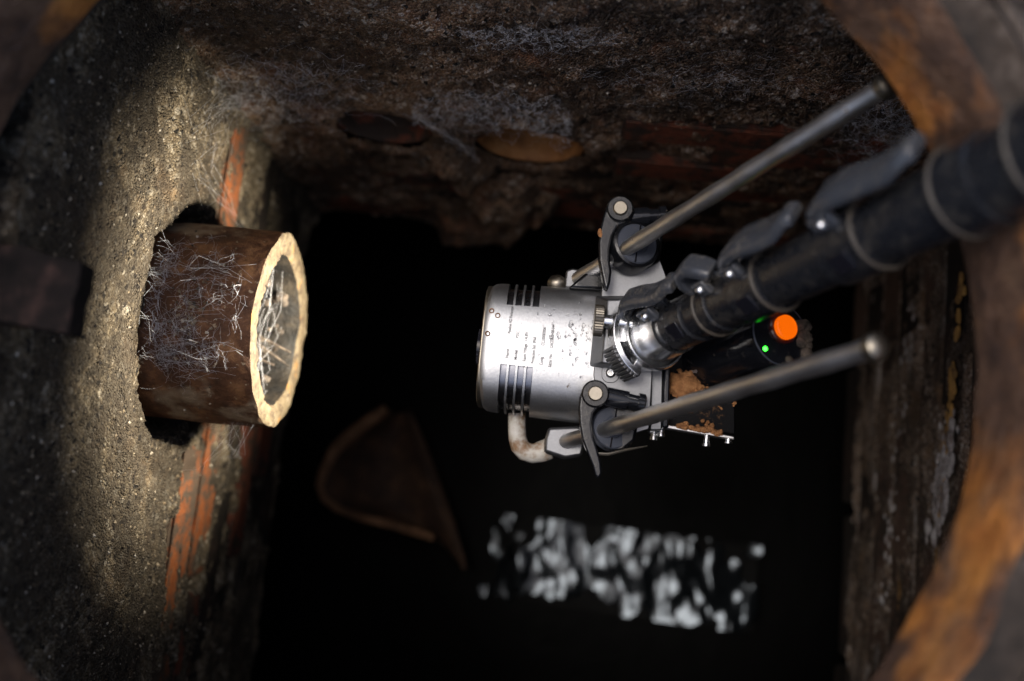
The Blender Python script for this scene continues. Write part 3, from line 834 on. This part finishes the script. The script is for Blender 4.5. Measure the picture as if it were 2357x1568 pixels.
# ---- rod clamps
def clamp(cc, rodto, rodback, bolt, lever, bodyol, barrel, zc, side):
    cc_ = P(*cc); end = P(*rodto); back = P(*rodback)
    d = nrm(end-cc_)
    cl = None
    g = MB(); g.pxprism(bodyol, zc-.016, .020); cl = g.build('rod_clamp', 'black_cast', ic, 30, .003, 3)
    da = nrm(d+EZ*.8)
    g = MB(); g.revolve(cc_-da*.024, da, [(0, .0215), (.003, .0235), (.019, .0235), (.0235, .0228), (.0245, .0205), (.0215, .0195)], 48); g.build('clamp_ring', 'black_cast', cl, 30)
    g = MB(); g.revolve(cc_-da*.010, da, [(0, .0196), (.0085, .0196), (.0098, .0185), (.0104, .010), (.0112, .0092), (.0112, .0082)], 48); bu = g.build('bushing', 'grey_rubber', cl, 30)
    f1, f2 = frame(da)
    up = nrm(EY+EX*.12); up = nrm(up-da*(up@da)); sd_ = np.cross(da, up)
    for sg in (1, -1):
        g = MB(); g.box(cc_+up*sg*.0138+da*.0004, sd_, up, da, .0006, .0050, .0007); g.build('slit', 'lens_glass', bu, 0)  # dark raised strips, the shade of the slits put into their colour
    g = MB(); g.pxprism(lever, zc+.004, .015); lv = g.build('lever', 'black_cast', cl, 40, .0035, 4)
    bz = Q(*bolt, zc+.004)
    g = MB(); g.revolve(bz-EZ*.002, EZ, [(0, .0125), (.004, .0125), (.0055, .011), (.0055, .0072)], 32); g.build('lever_boss', 'black_cast', lv, 30)
    g = MB(); g.revolve(bz, EZ, [(0, .0068), (.0050, .0068), (.0062, .0058)], 28); g.build('pivot_bolt', 'bolt_steel', cl, 30)
    p0, p1 = Q(*barrel[0], zc-.006), Q(*barrel[1], zc-.008); bd = nrm(p1-p0); L = np.linalg.norm(p1-p0)
    g = MB(); g.revolve(p0, bd, [(0, .0085), (L*.55, .0088), (L*.56, .0070), (L*.8, .0070), (L*.81, .0095), (L*.97, .0095), (L, .008)], 32); g.build('clamp_barrel', 'black_gloss', cl, 30)
    # the rod itself, with its cap
    g = MB(); g.tube([back+(end-back)*k/30 for k in range(31)], [.0074+(.0004*math.sin(k*1.7)) for k in range(31)], 24); rod = g.build('support_rod', 'rod_steel', ic, 40)
    g = MB(); g.revolve(end-d*.002, d, [(0, .0078), (.002, .0092), (.008, .0092), (.011, .0065), (.012, .002)], 24); g.build('rod_cap', 'bolt_steel', rod, 40)
    return cl
clamp((1468, 560, .918), (2030, 204, .69), (1330, 643, .975), (1427, 482),
      [(1390, 492), (1398, 470), (1415, 459), (1436, 458), (1455, 470), (1462, 488), (1455, 505), (1440, 514), (1422, 522), (1410, 545), (1404, 575), (1404, 600), (1408, 625), (1405, 650), (1399, 668), (1391, 660), (1385, 632), (1379, 600), (1378, 560), (1382, 525)],
      [(1395, 560), (1420, 480), (1470, 480), (1525, 490), (1528, 530), (1520, 600), (1480, 622), (1430, 618)],
      [(1440, 500), (1535, 497)], -.450, 1)
clamp((1412, 984, .912), (2005, 802, .645), (1285, 1022, .978), (1370, 907),
      [(1334, 915), (1340, 895), (1355, 883), (1378, 882), (1398, 892), (1404, 910), (1396, 928), (1376, 938), (1366, 952), (1362, 975), (1366, 1005), (1376, 1035), (1384, 1065), (1386, 1090), (1380, 1102), (1370, 1097), (1364, 1072), (1352, 1042), (1340, 1010), (1334, 975), (1332, 940)],
      [(1345, 985), (1360, 900), (1420, 898), (1468, 912), (1476, 945), (1462, 1015), (1430, 1042), (1375, 1035)],
      [(1395, 912), (1484, 932)], -.454, -1)
# dark gusset under the upper clamp and tip below the lower one
g = MB(); g.pxprism([(1308, 662), (1345, 630), (1392, 592), (1400, 640), (1396, 668)], ZP-.012, .02); g.build('gusset', 'black_cast', ic, 30, .003)
g = MB(); g.tube([Q(1362, 1044, -.46), Q(1400, 1046, -.462), Q(1440, 1036, -.465), Q(1490, 1027, -.47)], [.0015, .0016, .0014, .0008], 8); g.build('spring_wire', 'bolt_steel', ic, 40)
# silver rod sockets behind the clamps and the corroded elbow
g = MB(); g.pxprism([(1303, 622), (1318, 617), (1334, 620), (1334, 662), (1300, 662)], -.512, .03); g.build('rod_socket', 'aluminium', ic, 30, .002)
g = MB(); g.blob(Q(1282, 652, -.515), .010, 2, .25, 2, (1, .8, .8), 3); g.build('side_nut', 'bolt_steel', ic, 60)
g = MB(); g.pxprism([(1262, 984), (1336, 980), (1350, 1010), (1340, 1050), (1300, 1056), (1252, 1040), (1254, 1010)], -.520, .03); g.build('rod_socket', 'aluminium', ic, 30, .003)
g = MB(); g.tube([P(x, y, 1.0) for x, y in ((1190, 950), (1190, 985), (1191, 1008), (1196, 1026), (1208, 1039), (1226, 1044), (1246, 1040), (1264, 1033))], [.0088, .0088, .009, .0094, .0096, .0098, .0108, .0108], 20)
g.build('elbow_tube', 'white_elbow', ic, 60)
# black bracket with its lower strip and hanging screws
zk = ZP-.034
g = MB(); g.pxprism([(1532, 800), (1600, 800), (1690, 872), (1692, 1000), (1540, 980), (1530, 975)], zk, .004); br = g.build('bracket', 'black_plate', ic, 30, .001)
g = MB(); g.pxprism([(1494, 988), (1530, 976), (1570, 983), (1690, 1004), (1691, 1013), (1566, 992), (1530, 986), (1496, 998)], zk+.006, .012); g.build('bracket_strip', 'rod_steel', ic, 30, .001)
for (x, y, L, r) in ((1506, 985, .012, .0034), (1523, 975, .013, .0036), (1627, 1000, .012, .0036), (1677, 1005, .007, .0036)):
    g = MB(); g.revolve(Q(x, y, zk+.003), -EY, [(0, r*.8), (L*.45, r*.8), (L*.5, r*.95), (L*.62, r*.95), (L*.65, r*.8), (L*.7, r*1.1), (L*.95, r*1.15), (L, r*.8)], 20); g.build('bracket_screw', 'polished', ic, 35)
# battery cylinder with lit button and indicator
b0 = P(1578, 850, 1.0); b1 = P(1797, 768, .862); bd = nrm(b1-b0); L = np.linalg.norm(b1-b0)
g = MB(); g.revolve(b0, bd, [(0, .024), (.004, .026), (.012, .026), (.0125, .0242), (.022, .0242), (.0225, .0262), (.028, .0262), (.030, .0255), (L-.040, .0255), (L-.038, .0275), (L-.004, .0285), (L-.001, .0275), (L, .025)], 64)
bat = g.build('battery', 'black_gloss', ic, 28)
g = MB(); g.revolve(b1-bd*.002, bd, [(0, .0277), (.0012, .0285), (.0024, .0277)], 64, False); g.build('end_ring', 'grey_rubber', bat, 30)
def onface(px, py, lift=.0):
    r = ray(px, py); c = np.array([0, 0, ZC]); t = ((b1+bd*lift-c)@bd)/(r@bd); return c+r*t
bp = onface(1800, 757)
g = MB(); g.revolve(bp-bd*.001, bd, [(0, .0140), (.0035, .0140), (.0045, .0128), (.0045, .0112)], 40); g.build('button_bezel', 'button_bezel', bat, 30)
g = MB(); g.revolve(bp, bd, [(0, .0108), (.0072, .0108), (.0082, .0098)], 40); g.build('button', 'button_orange', bat, 30)
g = MB(); g.revolve(onface(1761, 803)-bd*.0005, bd, [(0, .0021), (.0012, .0020), (.0018, .001)], 16); g.build('indicator', 'led_green', bat, 40)
# faint print on the battery side
bs = nrm(np.cross(bd, EZ)); 
fcur = bpy.data.curves.new('t', 'FONT'); ftmp = bpy.data.objects.new('t', fcur); COL.objects.link(ftmp)
co, fa = text_verts('Voltage')
tocam = nrm(np.array([0, 0, ZC])-(b0+b1)/2); nb = nrm(tocam-bd*(tocam@bd)); sb = np.cross(bd, nb)
if proj((b0+b1)/2+sb*.01)[1] > proj((b0+b1)/2)[1]: sb = -sb
g = MB()
for x, y, _ in co:
    yy = .006+y*.0048-.012; an = yy/.0256
    g.v.append(tuple(b0+bd*(.040+x*.0046)+(nb*math.cos(an)+sb*math.sin(an))*.0258))
g.f = fa; g.build('printed_text', 'print_silver', bat, 0)
bpy.data.objects.remove(ftmp)

# ------------------------------------------------------------------ mud and muck caught on the apparatus
g = MB(); g.blob(Q(1574, 886, zk+.006), .0150, 4, .42, 2.2, (1.05, .80, .55), 31)
for k in range(90):
    a = random.uniform(0, 6.28); r = random.gauss(.012, .004); g.blob(Q(1574, 886, zk+.006)+np.array([math.cos(a)*r, math.sin(a)*r*.8, random.uniform(-.006, .004)]), random.uniform(.0008, .003), 1, .5, 2, (1, 1, 1), k)
o = g.build('mud_clod', 'soil', None, 60); tag(o, 'crumbly orange-brown mud clod beside the black battery cylinder', 'mud', 'mud on the camera')
g = MB()
for k in range(70):
    t = random.random(); x = 1567+t*90+random.gauss(0, 3); y = 983+t*18-abs(random.gauss(0, 5))
    g.blob(Q(x, y, zk+.006), random.uniform(.0008, .0032), 1, .5, 2, (1.3, 1, .8), k)
for k in range(20): g.blob(Q(1632+random.gauss(0, 5), 985+random.gauss(0, 7), zk+.005), random.uniform(.001, .003), 1, .5, 2, (1, 1, .8), k)
o = g.build('mud_crust', 'soil', None, 60); tag(o, 'orange mud crumbs lying along the lower edge of the black bracket', 'mud', 'mud on the camera')
g = MB()
for (x, y, r) in ((1637, 918, .004), (1650, 912, .003), (1674, 914, .003), (1622, 926, .002), (1590, 930, .0025), (1592, 945, .002), (1690, 928, .0025), (1660, 940, .0015), (1604, 938, .0015), (1560, 920, .003)):
    for k in range(4): g.blob(Q(x+random.gauss(0, 2.5), y+random.gauss(0, 2.5), zk+.001), r*random.uniform(.4, .8), 1, .5, 2, (1, 1, .7), k)
o = g.build('mud_specks', 'soil', None, 60); tag(o, 'scattered tan mud specks on the black bracket below the lower rod', 'mud', 'mud on the camera')
g = MB(); fcn = onface(1860, 765, .001)
f1, f2 = frame(bd)
for k in range(55):
    x, y = 1850+random.gauss(8, 10), 765+random.gauss(0, 36)
    p = onface(x, y, .001)
    if np.linalg.norm(p-b1) < .0295 and np.linalg.norm(p-bp) > .0145: g.blob(p, random.uniform(.002, .0055), 2, .5, 2, (1, 1, .6), k)
for (x, y) in ((1801, 712), (1806, 716), (1795, 718), (1812, 708), (1816, 828), (1820, 832)):
    g.blob(onface(x, y, .001), .003, 2, .5, 2, (1, 1, .6), 4)
o = g.build('muck', 'muck', None, 60); tag(o, 'dry grey-brown muck stuck beside the orange button', 'mud', 'mud on the camera')
g = MB()
for k in range(14): g.blob(Q(1381+random.gauss(0, 1.2), 538+random.gauss(0, 5), -.447), .0018, 1, .5, 2, (1, 1, 1), k)
o = g.build('mud_fleck', 'soil', None, 60); tag(o, 'bright orange fleck on the upper clamp lever', 'mud', 'mud on the camera')

# ------------------------------------------------------------------ telescopic pole
tp_ = thing('telescopic_pole', T(-.0), 'thick black telescopic pole with lever locks rising out of the upper right', 'pole')
tc = nrm(np.array([0, 0, ZC])-T(.2)); sidev = nrm(np.cross(PD, tc))
if proj(T(.2)+sidev*.02)[1] > proj(T(.2))[1]: sidev = -sidev
tcp = nrm(tc-PD*(tc@PD))
NV = nrm(sidev*.90+tcp*.44); BV = np.cross(PD, NV)
def section(t0, t1, r, mat='black_pole', r2=None):
    g = MB(); r2 = r2 or r
    ts = np.linspace(t0, t1, 14); g.tube([T(t) for t in ts], [r+(r2-r)*k/13 for k in range(14)], 48); return g.build('pole_section', mat, tp_, 35)
section(.012, .10, .0196); section(.085, .20, .0212); section(.19, .30, .0224); section(.29, .40, .0236); section(.36, .75, .0262, r2=.027)
def collar(t0, t1, r, edge=None, mat='black_pole'):
    g = MB(); g.revolve(T(t0), PD, [(0, r-.003), (.0015, r), (t1-t0-.0015, r), (t1-t0, r-.003)], 56); o = g.build('collar', mat, tp_, 30)
    for e in (edge or []):
        g = MB(); nn = 56; rings = []
        for k in range(nn):
            a = 2*math.pi*k/nn
            rings.append([T(e+.0016*math.cos(b_), r+.0004+.0016*math.sin(b_), a) for b_ in np.linspace(0, 2*math.pi, 8, endpoint=False)])
        g.loft(rings+[rings[0]], False); g.build('worn_edge', 'pole_edge', o, 60)
    return o
collar(.030, .066, .0222); collar(.088, .104, .0232, [.089])
collar(.132, .170, .0242, [.169]); collar(.236, .278, .0256, [.277]); collar(.345, .372, .0282, [.346]); collar(.40, .46, .031, [.402])
for (t0, sgn, r_) in ((.052, -.15, .0222), (.152, -.35, .0242), (.258, -.35, .0256)):
    dv = nrm(tcp+sidev*sgn); g = MB(); g.box(T(t0)+dv*r_, PD, np.cross(PD, dv), dv, .0085, .0075, .0009); g.build('latch_window', 'lens_glass', tp_, 30, .0006)  # dark plates on the collars, recess shade put into their colour
def lever(path, th, mat, nm='lock_lever'):
    rings = []
    for i, (t, h, w_) in enumerate(path):
        a = path[max(i-1, 0)]; b = path[min(i+1, len(path)-1)]
        tg = nrm(PD*(b[0]-a[0])+NV*(b[1]-a[1])); nn_ = np.cross(tg, BV); nn_ = nn_ if nn_@NV > 0 else -nn_
        c = T(t)+NV*h
        rings.append([c-BV*w_-nn_*th, c+BV*w_-nn_*th, c+BV*(w_)+nn_*th*.3, c+BV*(w_*.7)+nn_*th, c-BV*(w_*.7)+nn_*th, c-BV*(w_)+nn_*th*.3])
    g = MB(); g.loft(rings); return g.build(nm, mat, tp_, 60, .0022, 3)
def lugs(t0, t1, h0, h1, w_):
    for sg in (-1, 1):
        g = MB(); g.box(T((t0+t1)/2)+NV*(h0+h1)/2+BV*sg*w_, PD, NV, BV, (t1-t0)/2, (h1-h0)/2, .0035); g.build('lug', 'black_lever', tp_, 30, .002)
    c = T((t0+t1)/2)+NV*(h1-.006)
    g = MB(); g.revolve(c-BV*(w_+.007), BV, [(0, .0020), (.001, .0032), (.003, .0040), (2*w_+.011, .0040), (2*w_+.013, .0032), (2*w_+.014, .002)], 18); g.build('rivet', 'polished', tp_, 40)
lever([(-.010, .022, .008), (-.012, .030, .010), (-.006, .039, .012), (.008, .045, .0125), (.022, .043, .0125), (.040, .038, .0125), (.056, .037, .0125), (.070, .040, .011), (.076, .037, .009)], .0046, 'black_lever')
lugs(.012, .034, .018, .033, .008)
lever([(.088, .022, .008), (.088, .034, .0105), (.094, .043, .0115), (.106, .045, .0115), (.116, .038, .011), (.122, .030, .010)], .0050, 'black_lever')
lugs(.100, .116, .018, .032, .0085)
lever([(.136, .026, .008), (.144, .034, .011), (.158, .040, .0150), (.175, .041, .0165), (.195, .038, .0175), (.215, .038, .0165), (.228, .042, .012), (.234, .040, .010)], .0046, 'black_lever')
lugs(.140, .160, .020, .033, .009)
lever([(.242, .028, .009), (.252, .036, .012), (.266, .041, .0165), (.285, .041, .0175), (.305, .038, .0150), (.325, .038, .0175), (.340, .042, .013), (.347, .041, .010)], .0050, 'black_lever')
lugs(.246, .268, .022, .035, .010)

# ------------------------------------------------------------------ cobwebs
sil = random.Random(8)
def strands(name, label, segs, rad, sag=.10):
    g = MB()
    for sg in segs:
        p, q = np.asarray(sg[0]), np.asarray(sg[1]); L = np.linalg.norm(q-p)
        j = lambda: np.array([sil.gauss(0, 1), sil.gauss(0, 1), sil.gauss(0, 1)])*L*sag
        pts = [p, p*.68+q*.32+j(), p*.34+q*.66+j(), q]
        r = rad*sil.uniform(.45, 1.2)*(sg[2] if len(sg) > 2 else 1)
        g.tube(pts, r, 3, False)
    o = g.build(name, 'web_silk', None, 60); tag(o, label, 'cobweb', 'cobwebs', 'stuff'); return o
def pipe_pt(a, x, h): return np.array([x, PIPE_C[1]+(PIPE_R+h)*math.cos(a), PIPE_C[2]+(PIPE_R+h)*math.sin(a)])
segs = []
hubs = []
for k in range(135):
    a = sil.choice([sil.gauss(1.25, .25), sil.gauss(1.85, .22), sil.gauss(1.95, .16), sil.gauss(1.6, .4)]); x = XL+.010+abs(sil.gauss(0, .042)); h = .0015+sil.random()**2*.006
    if x > PIPE_END-.012 or not .75 < a < 2.5: continue
    hubs.append((a, x, h))
for i, (a, x, h) in enumerate(hubs):
    p = pipe_pt(a, x, h); w_ = sil.choice([.8, 1, 1, 1.3])
    for m in range(sil.randint(3, 7)):
        L = sil.uniform(.004, .018); an = sil.uniform(0, 6.28)
        segs.append((p, pipe_pt(a+L*math.sin(an)/PIPE_R*1.2, min(PIPE_END-.006, max(XL-.003, x+L*math.cos(an))), .0005+sil.random()*.004), w_*.8))
    near = sorted(hubs, key=lambda q: (q[0]-a)**2*.0103+(q[1]-x)**2)[1:4]
    for q in near[:sil.randint(1, 3)]: segs.append((p, pipe_pt(*q), w_))
for k in range(30):                       # long lines along the pipe
    a = sil.choice([sil.gauss(1.35, .2), sil.gauss(1.95, .2)]); x0 = XL+.01+sil.random()*.03
    segs.append((pipe_pt(a, x0, .006), pipe_pt(a+sil.gauss(.0, .10), min(PIPE_END-.006, x0+sil.uniform(.03, .08)), .002), 1.1))
for k in range(75):                       # anchors on the wall, drawn together into cords at the base
    a = sil.choice([sil.gauss(1.2, .12), sil.gauss(1.45, .12), sil.gauss(1.7, .3)]); r = PIPE_R+sil.uniform(.002, .024)
    segs.append(((XL+.004, PIPE_C[1]+r*math.cos(a), PIPE_C[2]+r*math.sin(a)), pipe_pt(a+sil.gauss(0, .12), XL+.010+sil.random()*.014, .004), 1.0))
for k in range(16):
    a = 1.05+k*.05; segs.append((pipe_pt(a, XL+.010+sil.gauss(0, .002), .006), pipe_pt(a+.09, XL+.011+sil.gauss(0, .002), .006), 2.4))
for k in range(16):                       # ladder of fine threads near the rim
    a = 1.2+k*.024; segs.append((pipe_pt(a, PIPE_END-.040+sil.gauss(0, .002), .004), pipe_pt(a+.03, PIPE_END-.028+sil.gauss(0, .002), .004), .9))
strands('cobweb', 'tangled white cobweb clinging to the side of the clay pipe', segs, .000095)
segs = []
for k in range(36):
    a, b = sil.uniform(3.0, 6.4), sil.uniform(3.0, 6.4)
    segs.append(((PIPE_END-.010-sil.random()*.05, PIPE_C[1]+.070*math.cos(a), PIPE_C[2]+.070*math.sin(a)), (PIPE_END-.012-sil.random()*.05, PIPE_C[1]+.070*math.cos(b), PIPE_C[2]+.070*math.sin(b))))
strands('cobweb', 'threads of cobweb strung inside the open end of the clay pipe', segs, .00009, .04)
def tw(px, py, h): p = onY(px, py, YT-.012); p[1] -= h; return p
def sheet(N, pos, reach, hmax, link=3):
    """a felted web: points close to the wall joined to their neighbours by short threads"""
    W = np.array([tw(*pos(), .001+hmax*sil.random()**1.8) for k in range(N)])
    out = []
    for i in range(N):
        d = np.linalg.norm(W-W[i], axis=1); nn = [q for q in np.argsort(d)[1:14] if d[q] < reach]
        for q in sil.sample(nn, min(link, len(nn))): out.append((W[i], W[q], sil.choice([.6, .8, 1, 1.6])))
    return out
def pos_mid():
    t = sil.random(); px = 950+t*370; py = 258+sil.gauss(0, 24)-24*math.sin(t*math.pi)+t*24
    if px < 1110: py = min(py, 240+(px-900)*.40+sil.gauss(0, 3))
    return px, py
segs = sheet(1100, pos_mid, .024, .012, 2)
for k in range(70):
    t = sil.random(); t2 = min(1, t+.16)
    segs.append((tw(905+t*205, 240+t*t*80+sil.gauss(0, 2), .008+.02*t), tw(905+t2*205, 240+t2**2*80+sil.gauss(0, 2), .008+.02*t2), 1.2))
strands('cobweb', 'thick grey cobweb sheet hanging between the two duct mouths', segs, .00006)
segs = sheet(900, lambda: (sil.gauss(625, 95), sil.gauss(205, 40)), .026, .014, 2)
for k in range(26):
    segs.append((onX(470+sil.gauss(0, 30), 290+sil.gauss(0, 50), XL+.012), tw(560+sil.gauss(0, 40), 205+sil.gauss(0, 25), .01)))
strands('cobweb', 'dusty cobweb spun across the corner above the clay pipe', segs, .00006)
segs = sheet(260, lambda: (sil.gauss(2030, 55), sil.gauss(265, 40)), .035, .015, 3)
for k in range(10): segs.append((tw(1920+sil.gauss(0, 20), 320, .01), tw(1965+sil.gauss(0, 20), 365+sil.gauss(0, 12), .03)))
strands('cobweb', 'fine cobweb near the end of the upper rod under the manhole frame', segs, .00007)
segs = []
for k in range(9): segs.append((onX(460+sil.gauss(0, 14), 390+sil.gauss(0, 24), XL+.01), onX(540+sil.gauss(0, 8), 510+sil.gauss(0, 14), XL+.02)))
for k in range(16): segs.append((pipe_pt(2.9, PIPE_END-.02, .002)+np.array([sil.gauss(-.01, .01), 0, 0]), onX(500+sil.gauss(0, 26), 1030+sil.gauss(0, 30), XL+.02)))
strands('cobweb', 'loose cobweb strands stretched from the pipe to the brick below', segs, .00009, .05)
segs = sheet(420, lambda: (sil.gauss(1220, 85), sil.gauss(80, 17)), .016, .006, 2)
strands('cobweb', 'small torn cobweb on the far wall near the top edge', segs, .00005)
segs = sheet(260, lambda: (sil.gauss(1620, 150), sil.gauss(180, 26)), .02, .006, 2)
strands('cobweb', 'faint cobweb wisps on the far wall left of the upper rod', segs, .00004)
